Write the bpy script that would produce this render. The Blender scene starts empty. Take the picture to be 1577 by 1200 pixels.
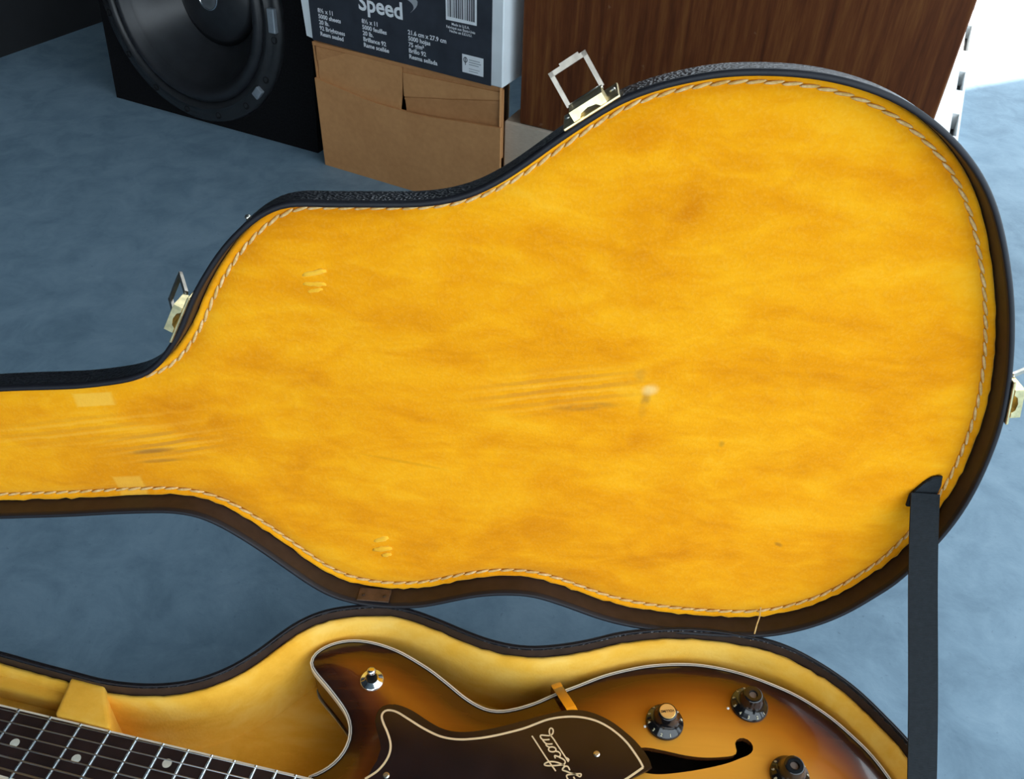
import bpy, bmesh, math, random
from mathutils import Vector, Matrix, noise
from mathutils.geometry import delaunay_2d_cdt

random.seed(7)
scene = bpy.context.scene
COL = scene.collection

# ------------------------------------------------------------------ camera
H = 0.737                      # eye height above the garage floor
PITCH, ROLL, FPX = 0.72055576, 0.0357528, 1349.95
_F = Vector((0, math.cos(PITCH), -math.sin(PITCH)))
_R = Vector((1, 0, 0)); _U = _R.cross(_F)
_R2 = _R * math.cos(ROLL) + _U * math.sin(ROLL); _U2 = _R2.cross(_F)
cam_d = bpy.data.cameras.new('camera')
cam_d.sensor_width = 36.0; cam_d.lens = FPX / 1577 * 36.0; cam_d.clip_start = 0.02; cam_d.clip_end = 200
cam = bpy.data.objects.new('camera', cam_d); COL.objects.link(cam)
m = Matrix((_R2, _U2, -_F)).transposed().to_4x4(); m.translation = Vector((0, 0, H))
cam.matrix_world = m
scene.camera = cam

# ------------------------------------------------------------------ light
world = bpy.data.worlds.new('sky'); scene.world = world; world.use_nodes = True
bg = world.node_tree.nodes['Background']
bg.inputs[0].default_value = (0.79, 0.91, 1.0, 1); bg.inputs[1].default_value = 1.9
sun_d = bpy.data.lights.new('sun', 'SUN'); sun_d.energy = 7.0; sun_d.angle = math.radians(0.6); sun_d.color = (1, .95, .86)
sun = bpy.data.objects.new('sun', sun_d); COL.objects.link(sun)
SUN_AZ, SUN_EL = Vector((0.55, 0.835, 0)), math.radians(50)
sun_dir = SUN_AZ * math.cos(SUN_EL) + Vector((0, 0, math.sin(SUN_EL)))
sun.rotation_euler = sun_dir.to_track_quat('Z', 'Y').to_euler(); sun.location = (3, 4, 6)
scene.view_settings.view_transform = 'Standard'; scene.view_settings.look = 'None'
scene.view_settings.gamma = 1.0; scene.view_settings.use_curve_mapping = False
scene.view_settings.exposure = 0.9

# ------------------------------------------------------------------ helpers
WM = {}
def mesh_obj(name, me, mat=None, parent=None, M=None):
    o = bpy.data.objects.new(name, me); COL.objects.link(o)
    M = M or Matrix.Identity(4)
    if me and mat and not me.materials: me.materials.append(mat)
    if parent is not None:
        o.parent = parent; o.matrix_local = WM[parent].inverted() @ M
    else: o.matrix_local = M
    WM[o] = M.copy()
    return o
def obj(name, bm, mat=None, parent=None, M=None, smooth=False, angle=None):
    me = bpy.data.meshes.new(name)
    bmesh.ops.recalc_face_normals(bm, faces=bm.faces)
    bm.to_mesh(me); bm.free()
    if smooth:
        for p in me.polygons: p.use_smooth = True
        if angle: me.set_sharp_from_angle(angle=math.radians(angle))
    return mesh_obj(name, me, mat, parent, M)
def thing(name, label, cat, M, group=None):
    o = mesh_obj(name, None, None, None, M); o.empty_display_size = .05
    o['label'] = label; o['category'] = cat
    if group: o['group'] = group
    return o
def struct(o): o['kind'] = 'structure'; return o
def frame(o, x, y, z):
    M = Matrix((Vector(x).normalized(), Vector(y).normalized(), Vector(z).normalized())).transposed().to_4x4()
    M.translation = Vector(o); return M
def box(bm, x0, x1, y0, y1, z0, z1, M=None):
    vs = [bm.verts.new((x, y, z)) for z in (z0, z1) for x, y in ((x0, y0), (x1, y0), (x1, y1), (x0, y1))]
    if M is not None:
        for v in vs: v.co = M @ v.co
    for f in ((3, 2, 1, 0), (4, 5, 6, 7), (0, 1, 5, 4), (1, 2, 6, 5), (2, 3, 7, 6), (3, 0, 4, 7)): bm.faces.new([vs[i] for i in f])
    return vs
def bbox(*a, bevel=0.0, seg=2, M=None):
    bm = bmesh.new(); box(bm, *a)
    if bevel: bmesh.ops.bevel(bm, geom=list(bm.edges), offset=bevel, segments=seg, affect='EDGES', profile=.5)
    if M is not None: bmesh.ops.transform(bm, matrix=M, verts=bm.verts)
    return bm
def tube(bm, pts, r, n=8, closed=False, cap=True, r2=None):
    pts = [Vector(p) for p in pts]; rings = []; up = None; N = len(pts)
    for i, p in enumerate(pts):
        a = pts[(i - 1) % N] if (closed or i) else p; b = pts[(i + 1) % N] if (closed or i < N - 1) else p
        t = (b - a).normalized()
        if up is None: up = t.orthogonal().normalized()
        up = (up - t * up.dot(t)).normalized(); s = t.cross(up)
        rr = r if r2 is None else r + (r2 - r) * i / (N - 1)
        rings.append([bm.verts.new(p + (up * math.cos(k * math.tau / n) + s * math.sin(k * math.tau / n)) * rr) for k in range(n)])
    for i in range(N if closed else N - 1):
        A, B = rings[i], rings[(i + 1) % N]
        for k in range(n): bm.faces.new((A[k], A[(k + 1) % n], B[(k + 1) % n], B[k]))
    if cap and not closed:
        bm.faces.new(rings[0][::-1]); bm.faces.new(rings[-1])
def lathe(bm, prof, n=32, c=(0, 0, 0), cap=True):
    rings = []
    for r, z in prof:
        rings.append([bm.verts.new((c[0] + r * math.cos(k * math.tau / n), c[1] + r * math.sin(k * math.tau / n), c[2] + z)) for k in range(n)])
    for A, B in zip(rings, rings[1:]):
        for k in range(n): bm.faces.new((A[k], A[(k + 1) % n], B[(k + 1) % n], B[k]))
    if cap: bm.faces.new(rings[0][::-1]); bm.faces.new(rings[-1])
def spline(pts, n, closed=True, smooth=0):
    P = [Vector((p[0], p[1])) for p in pts]; L = len(P); out = []
    segs = L if closed else L - 1
    g = (lambda i: P[i % L]) if closed else (lambda i: P[max(0, min(L - 1, i))])
    for i in range(segs):
        p0, p1, p2, p3 = g(i - 1), g(i), g(i + 1), g(i + 2)
        for k in range(12):
            t = k / 12
            t0 = 0; t1 = max((p1 - p0).length, 1e-6) ** .5; t2 = t1 + max((p2 - p1).length, 1e-6) ** .5; t3 = t2 + max((p3 - p2).length, 1e-6) ** .5
            T = t1 + (t2 - t1) * t
            A1 = p0 * ((t1 - T) / (t1 - t0)) + p1 * ((T - t0) / (t1 - t0)); A2 = p1 * ((t2 - T) / (t2 - t1)) + p2 * ((T - t1) / (t2 - t1)); A3 = p2 * ((t3 - T) / (t3 - t2)) + p3 * ((T - t2) / (t3 - t2))
            B1 = A1 * ((t2 - T) / (t2 - t0)) + A2 * ((T - t0) / (t2 - t0)); B2 = A2 * ((t3 - T) / (t3 - t1)) + A3 * ((T - t1) / (t3 - t1))
            out.append(B1 * ((t2 - T) / (t2 - t1)) + B2 * ((T - t1) / (t2 - t1)))
    if not closed: out.append(P[-1])
    out = resample(out, n, closed)
    for _ in range(smooth):
        q = out[:]
        rng = range(n) if closed else range(1, n - 1)
        for i in rng: q[i] = out[i - 1] * .25 + out[i] * .5 + out[(i + 1) % n] * .25
        out = q
    return out
def resample(P, n, closed=True):
    P = list(P); Q = P + [P[0]] if closed else P
    d = [0]
    for a, b in zip(Q, Q[1:]): d.append(d[-1] + (b - a).length)
    out = []; j = 0; cnt = n if closed else n - 1
    for i in range(n):
        t = d[-1] * i / cnt
        while j < len(d) - 2 and d[j + 1] < t: j += 1
        s = (t - d[j]) / max(d[j + 1] - d[j], 1e-9); out.append(Q[j].lerp(Q[j + 1], min(s, 1)))
    return out
def area2(P): return sum(a.x * b.y - b.x * a.y for a, b in zip(P, P[1:] + P[:1]))
def normals_in(P):
    n = len(P); s = 1 if area2(P) > 0 else -1; out = []
    for i in range(n):
        t = (P[(i + 1) % n] - P[i - 1]).normalized(); out.append(Vector((-t.y, t.x)) * s)
    return out
def inset(P, dist):
    N = normals_in(P); Q = [p + q * dist for p, q in zip(P, N)]
    for _ in range(int(dist / .004)):
        Q = [Q[i - 1] * .25 + Q[i] * .5 + Q[(i + 1) % len(Q)] * .25 for i in range(len(Q))]
    return Q
def inside(p, P):
    r = False; x, y = p[0], p[1]; j = len(P) - 1
    for i in range(len(P)):
        a, b = P[i], P[j]
        if (a.y > y) != (b.y > y) and x < (b.x - a.x) * (y - a.y) / (b.y - a.y) + a.x: r = not r
        j = i
    return r
def dist_poly(p, P):
    best = 9.
    for i in range(len(P)):
        a, b = P[i - 1], P[i]; ab = b - a; t = max(0, min(1, (p - a).dot(ab) / max(ab.length_squared, 1e-12)))
        d = (a + ab * t - p).length_squared
        if d < best: best = d
    return math.sqrt(best)
def fill_grid(P, step, holes=(), margin=.35):
    xs = [p.x for p in P]; ys = [p.y for p in P]; V = list(P); E = [(i, (i + 1) % len(P)) for i in range(len(P))]
    for h in holes:
        o = len(V); V += list(h); E += [(o + i, o + (i + 1) % len(h)) for i in range(len(h))]
    y = min(ys); row = 0
    while y < max(ys):
        x = min(xs) + (step / 2 if row % 2 else 0)
        while x < max(xs):
            p = Vector((x, y))
            if inside(p, P) and dist_poly(p, P) > step * margin and not any(inside(p, h) or dist_poly(p, h) < step * margin for h in holes): V.append(p)
            x += step
        y += step * .866; row += 1
    v, e, f, *_ = delaunay_2d_cdt(V, E, [], 1, 1e-7)
    F = []
    for t in f:
        c = (v[t[0]] + v[t[1]] + v[t[2]]) / 3
        if any(inside(c, h) for h in holes) or not inside(c, P): continue
        F.append(t)
    return v, F
def loops(bm, rings, closed=True):
    R = [[bm.verts.new(p) for p in r] for r in rings]; n = len(R[0])
    for A, B in zip(R, R[1:]):
        for k in range(n if closed else n - 1): bm.faces.new((A[k], A[(k + 1) % n], B[(k + 1) % n], B[k]))
    return R
def v3(P, z): return [Vector((p[0], p[1], z)) for p in P]
def prism(P, z0, z1, bm=None, bevel=0):
    bm = bm or bmesh.new(); R = loops(bm, [v3(P, z0), v3(P, z1)])
    bm.faces.new(R[0][::-1]); bm.faces.new(R[1])
    return bm
def text_mesh(s, size, depth=.0002, bold=0.0, align='LEFT'):
    cu = bpy.data.curves.new('t', 'FONT'); cu.body = s; cu.size = size; cu.extrude = depth; cu.offset = bold * size; cu.align_x = align; cu.resolution_u = 3
    o = bpy.data.objects.new('t', cu); me = bpy.data.meshes.new_from_object(o)
    bpy.data.objects.remove(o); bpy.data.curves.remove(cu); me.materials.clear(); return me

# ------------------------------------------------------------------ materials
class NT:
    def __init__(s, name, rough=.5, metal=0, spec=.5):
        s.m = bpy.data.materials.new(name); s.m.use_nodes = True; s.t = s.m.node_tree; s.b = s.t.nodes['Principled BSDF']
        s.b.inputs['Roughness'].default_value = rough; s.b.inputs['Metallic'].default_value = metal; s.b.inputs['Specular IOR Level'].default_value = spec
        s._c = None
    def n(s, k, **kw):
        x = s.t.nodes.new(k)
        for a, b in kw.items(): setattr(x, a, b)
        return x
    def put(s, sock, v):
        if hasattr(v, 'links') or isinstance(v, bpy.types.NodeSocket): s.t.links.new(v, sock)
        else: sock.default_value = v
    def co(s):
        if s._c is None: s._c = s.n('ShaderNodeTexCoord').outputs['Object']
        return s._c
    def map(s, scale=(1, 1, 1), rot=(0, 0, 0), loc=(0, 0, 0)):
        x = s.n('ShaderNodeMapping'); s.put(x.inputs[0], s.co()); x.inputs['Scale'].default_value = scale; x.inputs['Rotation'].default_value = rot; x.inputs['Location'].default_value = loc
        return x.outputs[0]
    def noise(s, scale, detail=4, rough=.55, vec=None, dist=0):
        x = s.n('ShaderNodeTexNoise'); s.put(x.inputs['Vector'], vec if vec is not None else s.co()); x.inputs['Scale'].default_value = scale; x.inputs['Detail'].default_value = detail; x.inputs['Roughness'].default_value = rough; x.inputs['Distortion'].default_value = dist
        return x.outputs['Fac']
    def math(s, op, a, b=0.0, c=0.0, clamp=False):
        x = s.n('ShaderNodeMath', operation=op, use_clamp=clamp); s.put(x.inputs[0], a); s.put(x.inputs[1], b); s.put(x.inputs[2], c); return x.outputs[0]
    def ramp(s, fac, stops):
        x = s.n('ShaderNodeValToRGB'); s.put(x.inputs[0], fac); e = x.color_ramp.elements
        while len(e) < len(stops): e.new(.5)
        for k, (p, c) in zip(e, stops): k.position = p; k.color = (*c, 1) if len(c) == 3 else c
        return x.outputs[0]
    def mix(s, f, a, b, mode='MIX'):
        x = s.n('ShaderNodeMix', data_type='RGBA', blend_type=mode); s.put(x.inputs[0], f)
        for k, v in ((6, a), (7, b)): s.put(x.inputs[k], (*v, 1) if isinstance(v, tuple) and len(v) == 3 else v)
        return x.outputs[2]
    def sep(s, vec):
        x = s.n('ShaderNodeSeparateXYZ'); s.put(x.inputs[0], vec); return x.outputs
    def smooth(s, v, a, b):
        x = s.n('ShaderNodeMapRange', interpolation_type='SMOOTHSTEP'); s.put(x.inputs[0], v); x.inputs[1].default_value = a; x.inputs[2].default_value = b; return x.outputs[0]
    def color(s, c): s.put(s.b.inputs['Base Color'], (*c, 1) if isinstance(c, tuple) and len(c) == 3 else c); return s
    def bump(s, h, strength=.3, dist=.002):
        x = s.n('ShaderNodeBump'); x.inputs['Strength'].default_value = strength; x.inputs['Distance'].default_value = dist; s.put(x.inputs['Height'], h); s.t.links.new(x.outputs[0], s.b.inputs['Normal']); return s
def flat(name, c, rough=.5, metal=0, spec=.5, var=.12, scale=60):
    k = NT(name, rough, metal, spec); d = tuple(x * (1 - var) for x in c); l = tuple(min(1, x * (1 + var)) for x in c)
    k.color(k.ramp(k.noise(scale, 3), [(.3, d), (.7, l)])); return k.m

def plush_mat(name, marks=False, tuft=False):
    k = NT(name, .95, 0, .05)
    k.b.inputs['Sheen Weight'].default_value = .4; k.b.inputs['Sheen Roughness'].default_value = .5; k.b.inputs['Sheen Tint'].default_value = (1, .75, .2, 1)
    n1 = k.noise(7, 5, .6, k.map((1, 2.2, 2), (0, 0, -.2)), .6); n2 = k.noise(30, 4, .55, k.map((1, 2.0, 2), (0, 0, -.2)), .7); n3 = k.noise(420, 2)
    a = k.math('ADD', k.math('MULTIPLY', n1, .7), k.math('MULTIPLY', n2, .3))
    if marks: c = k.ramp(a, [(.30, (.68, .215, .002)), (.46, (.84, .31, .003)), (.58, (.92, .385, .006)), (.72, (.95, .47, .022))])
    elif tuft: c = k.ramp(a, [(.3, (.90, .42, .015)), (.7, (.95, .52, .05))])
    else: c = k.ramp(a, [(.30, (.72, .33, .02)), (.46, (.88, .46, .05)), (.58, (.93, .55, .10)), (.72, (.95, .63, .17))])
    c = k.mix(k.math('MULTIPLY', k.smooth(n3, .45, .7), .06), c, (.98, .68, .16))
    if marks:
        def local(cx, cy, ang):
            v = k.map((1, 1, 1), (0, 0, 0), (-cx, -cy, 0)); r = k.n('ShaderNodeVectorRotate', rotation_type='Z_AXIS'); k.put(r.inputs['Vector'], v); r.inputs['Angle'].default_value = -ang
            return k.sep(r.outputs[0])
        def ell(xy, a_, b_, soft=.6):
            x, y = k.math('DIVIDE', xy[0], a_), k.math('DIVIDE', xy[1], b_)
            r = k.math('SQRT', k.math('ADD', k.math('MULTIPLY', x, x), k.math('MULTIPLY', y, y)))
            return k.math('SUBTRACT', 1, k.smooth(r, 1 - soft, 1))
        # worn lines the strings have pressed into the nap
        for cx, cy, ang, a_, b_, st in ((.03, .214, .20, .085, .026, .5), (-.27, .142, .24, .075, .024, .6), (-.335, .150, .2, .12, .02, .25)):
            xy = local(cx, cy, ang); w = k.math('ADD', xy[1], k.math('MULTIPLY', n2, .004))
            st_ = k.smooth(k.math('SINE', k.math('MULTIPLY', w, math.tau / .0095)), .15, .95)
            f = k.math('MULTIPLY', k.math('MULTIPLY', st_, ell(xy, a_, b_, .8)), k.math('MULTIPLY', k.smooth(n1, .25, .6), st))
            c = k.mix(f, c, (.50, .20, .035))
            st2 = k.smooth(k.math('SINE', k.math('ADD', k.math('MULTIPLY', w, math.tau / .0095), 2.6)), .4, 1)
            c = k.mix(k.math('MULTIPLY', k.math('MULTIPLY', st2, ell(xy, a_, b_, .8)), .22), c, (.98, .55, .09))
        for cx, cy, ang, a_, b_, st, col in ((.052, .2025, .15, .034, .0045, .75, (.30, .13, .03)), (-.283, .1335, .2, .03, .0035, .7, (.26, .11, .03)), (-.278, .1245, .18, .028, .0025, .55, (.28, .12, .03)),
            (.094, .2085, 1.5, .017, .005, .6, (.36, .15, .03)), (.088, .232, 1.3, .008, .006, .45, (.5, .24, .04)), (.0965, .2205, .4, .0085, .0065, .6, (.96, .68, .28)), (.1543, .1785, 0, .003, .004, .6, (.5, .24, .02)), (.2139, .0867, -.4, .005, .0025, .8, (.30, .12, .02)),
            (-.085, .141, -.14, .045, .0022, .35, (.5, .2, .01))):
            xy = local(cx, cy, ang); c = k.mix(k.math('MULTIPLY', ell(xy, a_, b_, .8), k.math('MULTIPLY', k.smooth(n2, .25, .6), st)), c, col)
        for cx, cy, ang, a_, b_, st in ((-.3205, .178, .14, .0165, .006, .5), (-.308, .096, .14, .0125, .011, .4)):
            xy = local(cx, cy, ang)
            q = k.math('MAXIMUM', k.math('DIVIDE', k.math('ABSOLUTE', xy[0]), a_), k.math('DIVIDE', k.math('ABSOLUTE', xy[1]), b_))
            c = k.mix(k.math('MULTIPLY', k.math('SUBTRACT', 1, k.smooth(q, .8, 1.05)), st), c, (.96, .57, .085))
    k.color(c)
    k.bump(k.math('ADD', k.math('MULTIPLY', n3, .5), k.math('MULTIPLY', n2, .35)), .35, .0012)
    return k.m
M_PLUSH = plush_mat('gold_plush_lid', True); M_PLUSH_B = plush_mat('gold_plush_base'); M_PLUSH_T = plush_mat('gold_plush_tuft', False, True)

def tolex_mat():
    k = NT('black_tolex', .33, 0, .8); v = k.n('ShaderNodeTexVoronoi'); k.put(v.inputs['Vector'], k.co()); v.inputs['Scale'].default_value = 420
    k.color(k.ramp(k.noise(200), [(.3, (.010, .011, .014)), (.7, (.026, .028, .034))])); k.bump(v.outputs['Distance'], .9, .0012); return k.m
M_TOLEX = tolex_mat()
M_LIP = flat('dark_brown_vinyl', (.030, .017, .013), .55, 0, .4, .25, 90)
M_EDGE = flat('blue_black_edging', (.010, .010, .014), .55, 0, .35)
def rope_mat():
    k = NT('stitched_cord', .8, 0, .2); k.color(k.ramp(k.noise(300, 3), [(.3, (.60, .34, .09)), (.55, (.74, .48, .19)), (.75, (.82, .62, .36))])); return k.m
M_ROPE = rope_mat()
M_NICKEL = flat('worn_nickel', (.74, .70, .60), .28, 1, .5, .2, 120)
M_STEEL = flat('dull_steel_loop', (.42, .37, .31), .3, 1, .5, .2, 120)
M_BRASS = flat('worn_brass', (.80, .66, .36), .32, 1, .5, .25, 160)
M_CHROME = flat('chrome', (.80, .82, .85), .12, 1, .5, .05)
M_GOLD = flat('gold_bracket', (.92, .72, .34), .25, 1, .5, .1)
def strap_mat():
    k = NT('black_webbing', .8, 0, .3); w = k.n('ShaderNodeTexWave', bands_direction='Y'); k.put(w.inputs['Vector'], k.co()); w.inputs['Scale'].default_value = 420
    k.color(k.mix(k.noise(300), (.006, .009, .012), (.018, .024, .030))); k.bump(w.outputs['Fac'], .5, .0006); return k.m
M_STRAP = strap_mat()

def concrete_mat():
    k = NT('concrete_floor', .62, 0, .35)
    a = k.noise(3.1, 8, .66); b = k.noise(16, 7, .68, None, .5); c_ = k.noise(150, 3); d = k.noise(3.3, 3, .5, k.map((1, 1, 1), (0, 0, .4), (4, 2, 0)))
    x = k.math('ADD', k.math('MULTIPLY', a, .5), k.math('MULTIPLY', b, .5))
    c = k.ramp(x, [(.36, (.14, .222, .292)), (.5, (.21, .315, .40)), (.66, (.28, .395, .485))])
    c = k.mix(k.math('MULTIPLY', k.smooth(d, .56, .70), .5), c, (.105, .19, .27))
    c = k.mix(k.math('MULTIPLY', k.smooth(c_, .66, .74), .4), c, (.09, .14, .18))
    k.color(c); k.bump(k.math('ADD', b, k.math('MULTIPLY', c_, .4)), .12, .004)
    return k.m
M_FLOOR = concrete_mat()
M_WALL_D = flat('shade_black_wall', (.018, .019, .021), .9, 0, .2, .2, 4)  # shade put into the colour: near-black walls bounce no light, corner stays dark
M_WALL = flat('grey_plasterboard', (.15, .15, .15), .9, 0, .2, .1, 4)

def wood_cab_mat():
    k = NT('red_brown_veneer', .5, 0, .22)
    g = k.noise(9, 6, .6, k.map((9, 9, .55)), .5); h = k.noise(60, 4, .6, k.map((5, 5, .5)))
    c = k.ramp(k.math('ADD', k.math('MULTIPLY', g, .75), k.math('MULTIPLY', h, .25)), [(.32, (.052, .012, .003)), (.5, (.11, .030, .007)), (.66, (.17, .060, .014))])
    c = k.mix(k.math('MULTIPLY', k.smooth(k.noise(45, 3), .68, .74), .3), c, (.30, .18, .10))
    k.color(c); k.bump(h, .1, .001); return k.m
M_CAB = wood_cab_mat()
def card_mat(name, a, b):
    k = NT(name, .85, 0, .2); k.color(k.ramp(k.math('ADD', k.math('MULTIPLY', k.noise(14, 5), .6), k.math('MULTIPLY', k.noise(120, 3, .5, k.map((1, 1, 6))), .4)), [(.35, a), (.65, b)])); k.bump(k.noise(30), .15, .003); return k.m
M_CARD = card_mat('brown_cardboard', (.44, .20, .075), (.54, .255, .10)); M_CARD_L = card_mat('light_cardboard', (.50, .235, .09), (.60, .30, .12)); M_CARD_G = card_mat('grey_beige_board', (.40, .32, .24), (.50, .41, .32))
M_WHITE = flat('white_card', (.74, .78, .80), .7, 0, .3, .05, 20)
M_WPLASTIC = flat('white_plastic', (.80, .82, .82), .4, 0, .5, .04, 20)
M_INK = flat('dark_print', (.030, .034, .045), .5, 0, .4, .2, 30)
M_PRINT = flat('white_print', (.80, .82, .84), .6, 0, .3, .03)
M_PRINT_G = flat('grey_print', (.36, .38, .40), .6, 0, .3, .05)
M_BLACK = flat('matt_black', (.008, .008, .009), .85, 0, .3, .3, 80)
M_SPK_BOX = flat('black_carpet_covering', (.006, .006, .007), .95, 0, .1, .4, 300)
M_SPK_RING = flat('black_moulded_plastic', (.016, .017, .019), .38, 0, .5, .2, 60)
M_RUBBER = flat('woofer_rubber', (.014, .015, .018), .42, 0, .5, .2, 60)
M_CONE = flat('woofer_cone', (.018, .019, .022), .35, 0, .5, .25, 40)
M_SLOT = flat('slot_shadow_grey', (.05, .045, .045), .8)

# ------------------------------------------------------------------ setting
EU = Vector((math.cos(math.radians(-28.7)), math.sin(math.radians(-28.7)), 0)); GV = Vector((-EU.y, EU.x, 0))
M_ROOM = frame((0, 0, 0), EU, GV, (0, 0, 1))
def slab(name, mat, *a): return struct(obj(name, bbox(*a), mat, None, M_ROOM))
bm = bmesh.new(); box(bm, -14, 16, -14, 18, -.2, 0)
struct(obj('floor', bm, M_FLOOR))
slab('wall_back', M_WALL_D, -1.88, -.24, 1.82, 1.92, .0, .8)     # low back wall, open to daylight above it
struct(obj('wall_back', bbox(-1.88, -1.0, 1.82, 1.92, .8, 2.2), M_WALL_D, None, M_ROOM))  # unseen full-height part, added to darken the far left floor
slab('trim_3', M_WALL_D, -1.88, -.24, 1.82, 1.92, 2.2, 2.5)
slab('wall_left', M_WALL_D, -2.15, -1.88, -3.0, 1.92, .0, 2.5)
slab('wall_front', M_WALL, -2.15, -.6, -3.1, -3.0, .0, 2.5)
slab('light_header_1', M_WALL, 1.22, 1.32, -3.1, 1.6, 2.25, 2.5)      # unseen header added to limit sky light from the right opening
slab('light_header_2', M_WALL, -.6, 1.22, -3.1, -3.0, 1.95, 2.5)      # unseen header added so the near opening lets in only low light
# ceiling: its far edge is skewed to the room and throws the shade line seen on the floor
_edge = Vector((.982, 1.895)) + Vector((SUN_AZ.x, SUN_AZ.y)) * (2.5 / math.tan(SUN_EL)); _dir = Vector((.907, .42))
def room(u, v): return Vector((EU.x * u + GV.x * v, EU.y * u + GV.y * v))
def edge_at(u):                     # where the skewed far edge meets the line u = const
    e2, g2_ = Vector((EU.x, EU.y)), Vector((GV.x, GV.y)); k = (u - _edge.dot(e2)) / _dir.dot(e2); return _edge + _dir * k
P = [edge_at(1.25), edge_at(-.24), room(-.24, 3.3), room(-2.1, 3.3), room(-2.1, -3.05), room(1.25, -3.05)]
struct(obj('ceiling', prism(P, 2.5, 2.6), M_WALL))

# ------------------------------------------------------------------ case frames
S = .627; HB = .11; HANG = -0.0505357985; LEAN = 0.1717405
DV = Vector((math.cos(HANG), math.sin(HANG), 0)); NV = Vector((-DV.y, DV.x, 0)); H0 = Vector((0, .67792558 * S, HB))
UPV = NV * math.sin(LEAN) + Vector((0, 0, 1)) * math.cos(LEAN); LN = DV.cross(UPV)
M_BASE = frame(H0, DV, NV, (0, 0, 1))        # local (s, -t, dz): rim plane of the tray
M_LID = frame(H0, DV, UPV, LN)               # local (s, t, -depth): rim plane of the lid

LID_A = [(-0.4144, 0.0659), (-0.3585, 0.0733), (-0.3033, 0.0819), (-0.2657, 0.0855), (-0.2451, 0.0822), (-0.2255, 0.0713), (-0.2012, 0.0523), (-0.1815, 0.0345), (-0.1613, 0.0169), (-0.1448, 0.0065), (-0.122, 0.0005), (-0.102, -0.001), (-0.0688, 0.0032), (-0.0415, 0.0134), (-0.02, 0.0209), (0.0013, 0.0247), (0.0227, 0.0248), (0.0499, 0.0166), (0.0778, 0.006), (0.1, 0.0005), (.13, -.003), (.165, -.004), (.197, -.0025), (0.2241, 0.0025), (0.2531, 0.016), (0.2757, 0.0332), (0.2957, 0.0561), (0.3062, 0.0698), (0.3227, 0.105), (0.3318, 0.1315)]
LID_B = [(0.3374, 0.1620), (0.3390, 0.2), (0.337, 0.2301), (0.3277, 0.2753), (0.308, 0.331), (0.2786, 0.3806), (0.2475, 0.411), (0.2111, 0.4315), (0.1699, 0.4418), (0.1278, 0.4428), (0.0977, 0.4386), (0.0577, 0.4252), (0.0264, 0.4043), (-0.0132, 0.373), (-0.034, .361), (-0.0584, 0.3539), (-0.1177, 0.3493), (-0.1568, 0.3455), (-0.1890, 0.3256), (-0.2195, 0.2853), (-0.2405, 0.2464), (-0.266, 0.2172), (-0.3075, 0.2040), (-0.3796, 0.1945)]
BASE_A = [(-0.3964, 0.0683), (-0.3614, 0.0749), (-0.333, 0.0798), (-0.3023, 0.0849), (-0.2737, 0.0856), (-0.2541, 0.0833), (-0.2354, 0.0783), (-0.2136, 0.0661), (-0.1933, 0.0468), (-0.1775, 0.0271), (-0.1621, 0.0132), (-0.145, 0.0045), (-0.1188, -0.0018), (-0.1026, -0.004), (-0.0801, -0.0015), (-0.0514, 0.0073), (-0.0287, 0.0159), (-0.0067, 0.0225), (0.0148, 0.0254), (0.0307, 0.0245), (0.0517, 0.0202), (0.0729, 0.014), (0.0943, 0.0058), (0.1213, -0.0004), (0.1485, -0.0042), (0.1755, -0.0048), (0.202, -0.0022), (0.2279, 0.0028), (0.2537, 0.0156), (0.2819, 0.0379), (0.3015, 0.0625), (0.3144, 0.0812), (.3245, .105), (.3318, .1315)]
LID_B = [(a, b + .0035) if b > .34 else (a, b) for a, b in LID_B]
NECK_END = [(-.52, .173), (-.64, .157), (-.665, .14), (-.668, .10), (-.672, .055), (-.655, .036), (-.62, .036), (-.52, .051)]
NP = 420
LID_O = spline(LID_A + LID_B + NECK_END, NP, True, 2)
BASE_O = [Vector((p.x, -p.y)) for p in spline(BASE_A + LID_B + NECK_END, NP, True, 2)]
def frame_at(P, s, t):
    i = min(range(len(P)), key=lambda k: (P[k] - Vector((s, t))).length); n = len(P)
    return P[i], (P[(i + 2) % n] - P[i - 2]).normalized(), -normals_in(P)[i]

case = thing('guitar_case', 'open black guitar case with gold plush lining, lid standing up on its hinges', 'guitar case', Matrix.Translation(H0 - Vector((0, 0, HB))) @ Matrix.Rotation(HANG, 4, 'Z'))

# --- lid
LD = .029
bm = bmesh.new()
R = loops(bm, [v3(LID_O, -.0032), v3(LID_O, -LD * .75), v3(inset(LID_O, .003), -LD * .92), v3(inset(LID_O, .009), -LD)])
v, F = fill_grid(inset(LID_O, .0091), .03)
vs = [bm.verts.new((p.x, p.y, -LD - .012 * min(1, dist_poly(p, LID_O) / .1))) for p in v]
for t in F: bm.faces.new([vs[i] for i in t])
lid_shell = obj('lid_shell', bm, M_TOLEX, case, M_LID, True, 40); lid_shell['label'] = 'black textured outer shell of the lid'
bm = bmesh.new()
loops(bm, [v3(inset(LID_O, .0035), -.0001), v3(inset(LID_O, .0036), -.0215)])
obj('lid_inner_band', bm, M_LIP, case, M_LID, True)['label'] = 'dark brown vinyl band inside the lid rim'
bm = bmesh.new()
loops(bm, [v3(inset(LID_O, .0036), -.004), v3(inset(LID_O, .0035), -.0003), v3(inset(LID_O, .0024), .0005), v3(inset(LID_O, .0008), .0004), v3(inset(LID_O, -.0003), -.0008), v3(inset(LID_O, -.0003), -.0034)])
obj('lid_edging', bm, M_EDGE, case, M_LID, True)
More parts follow.
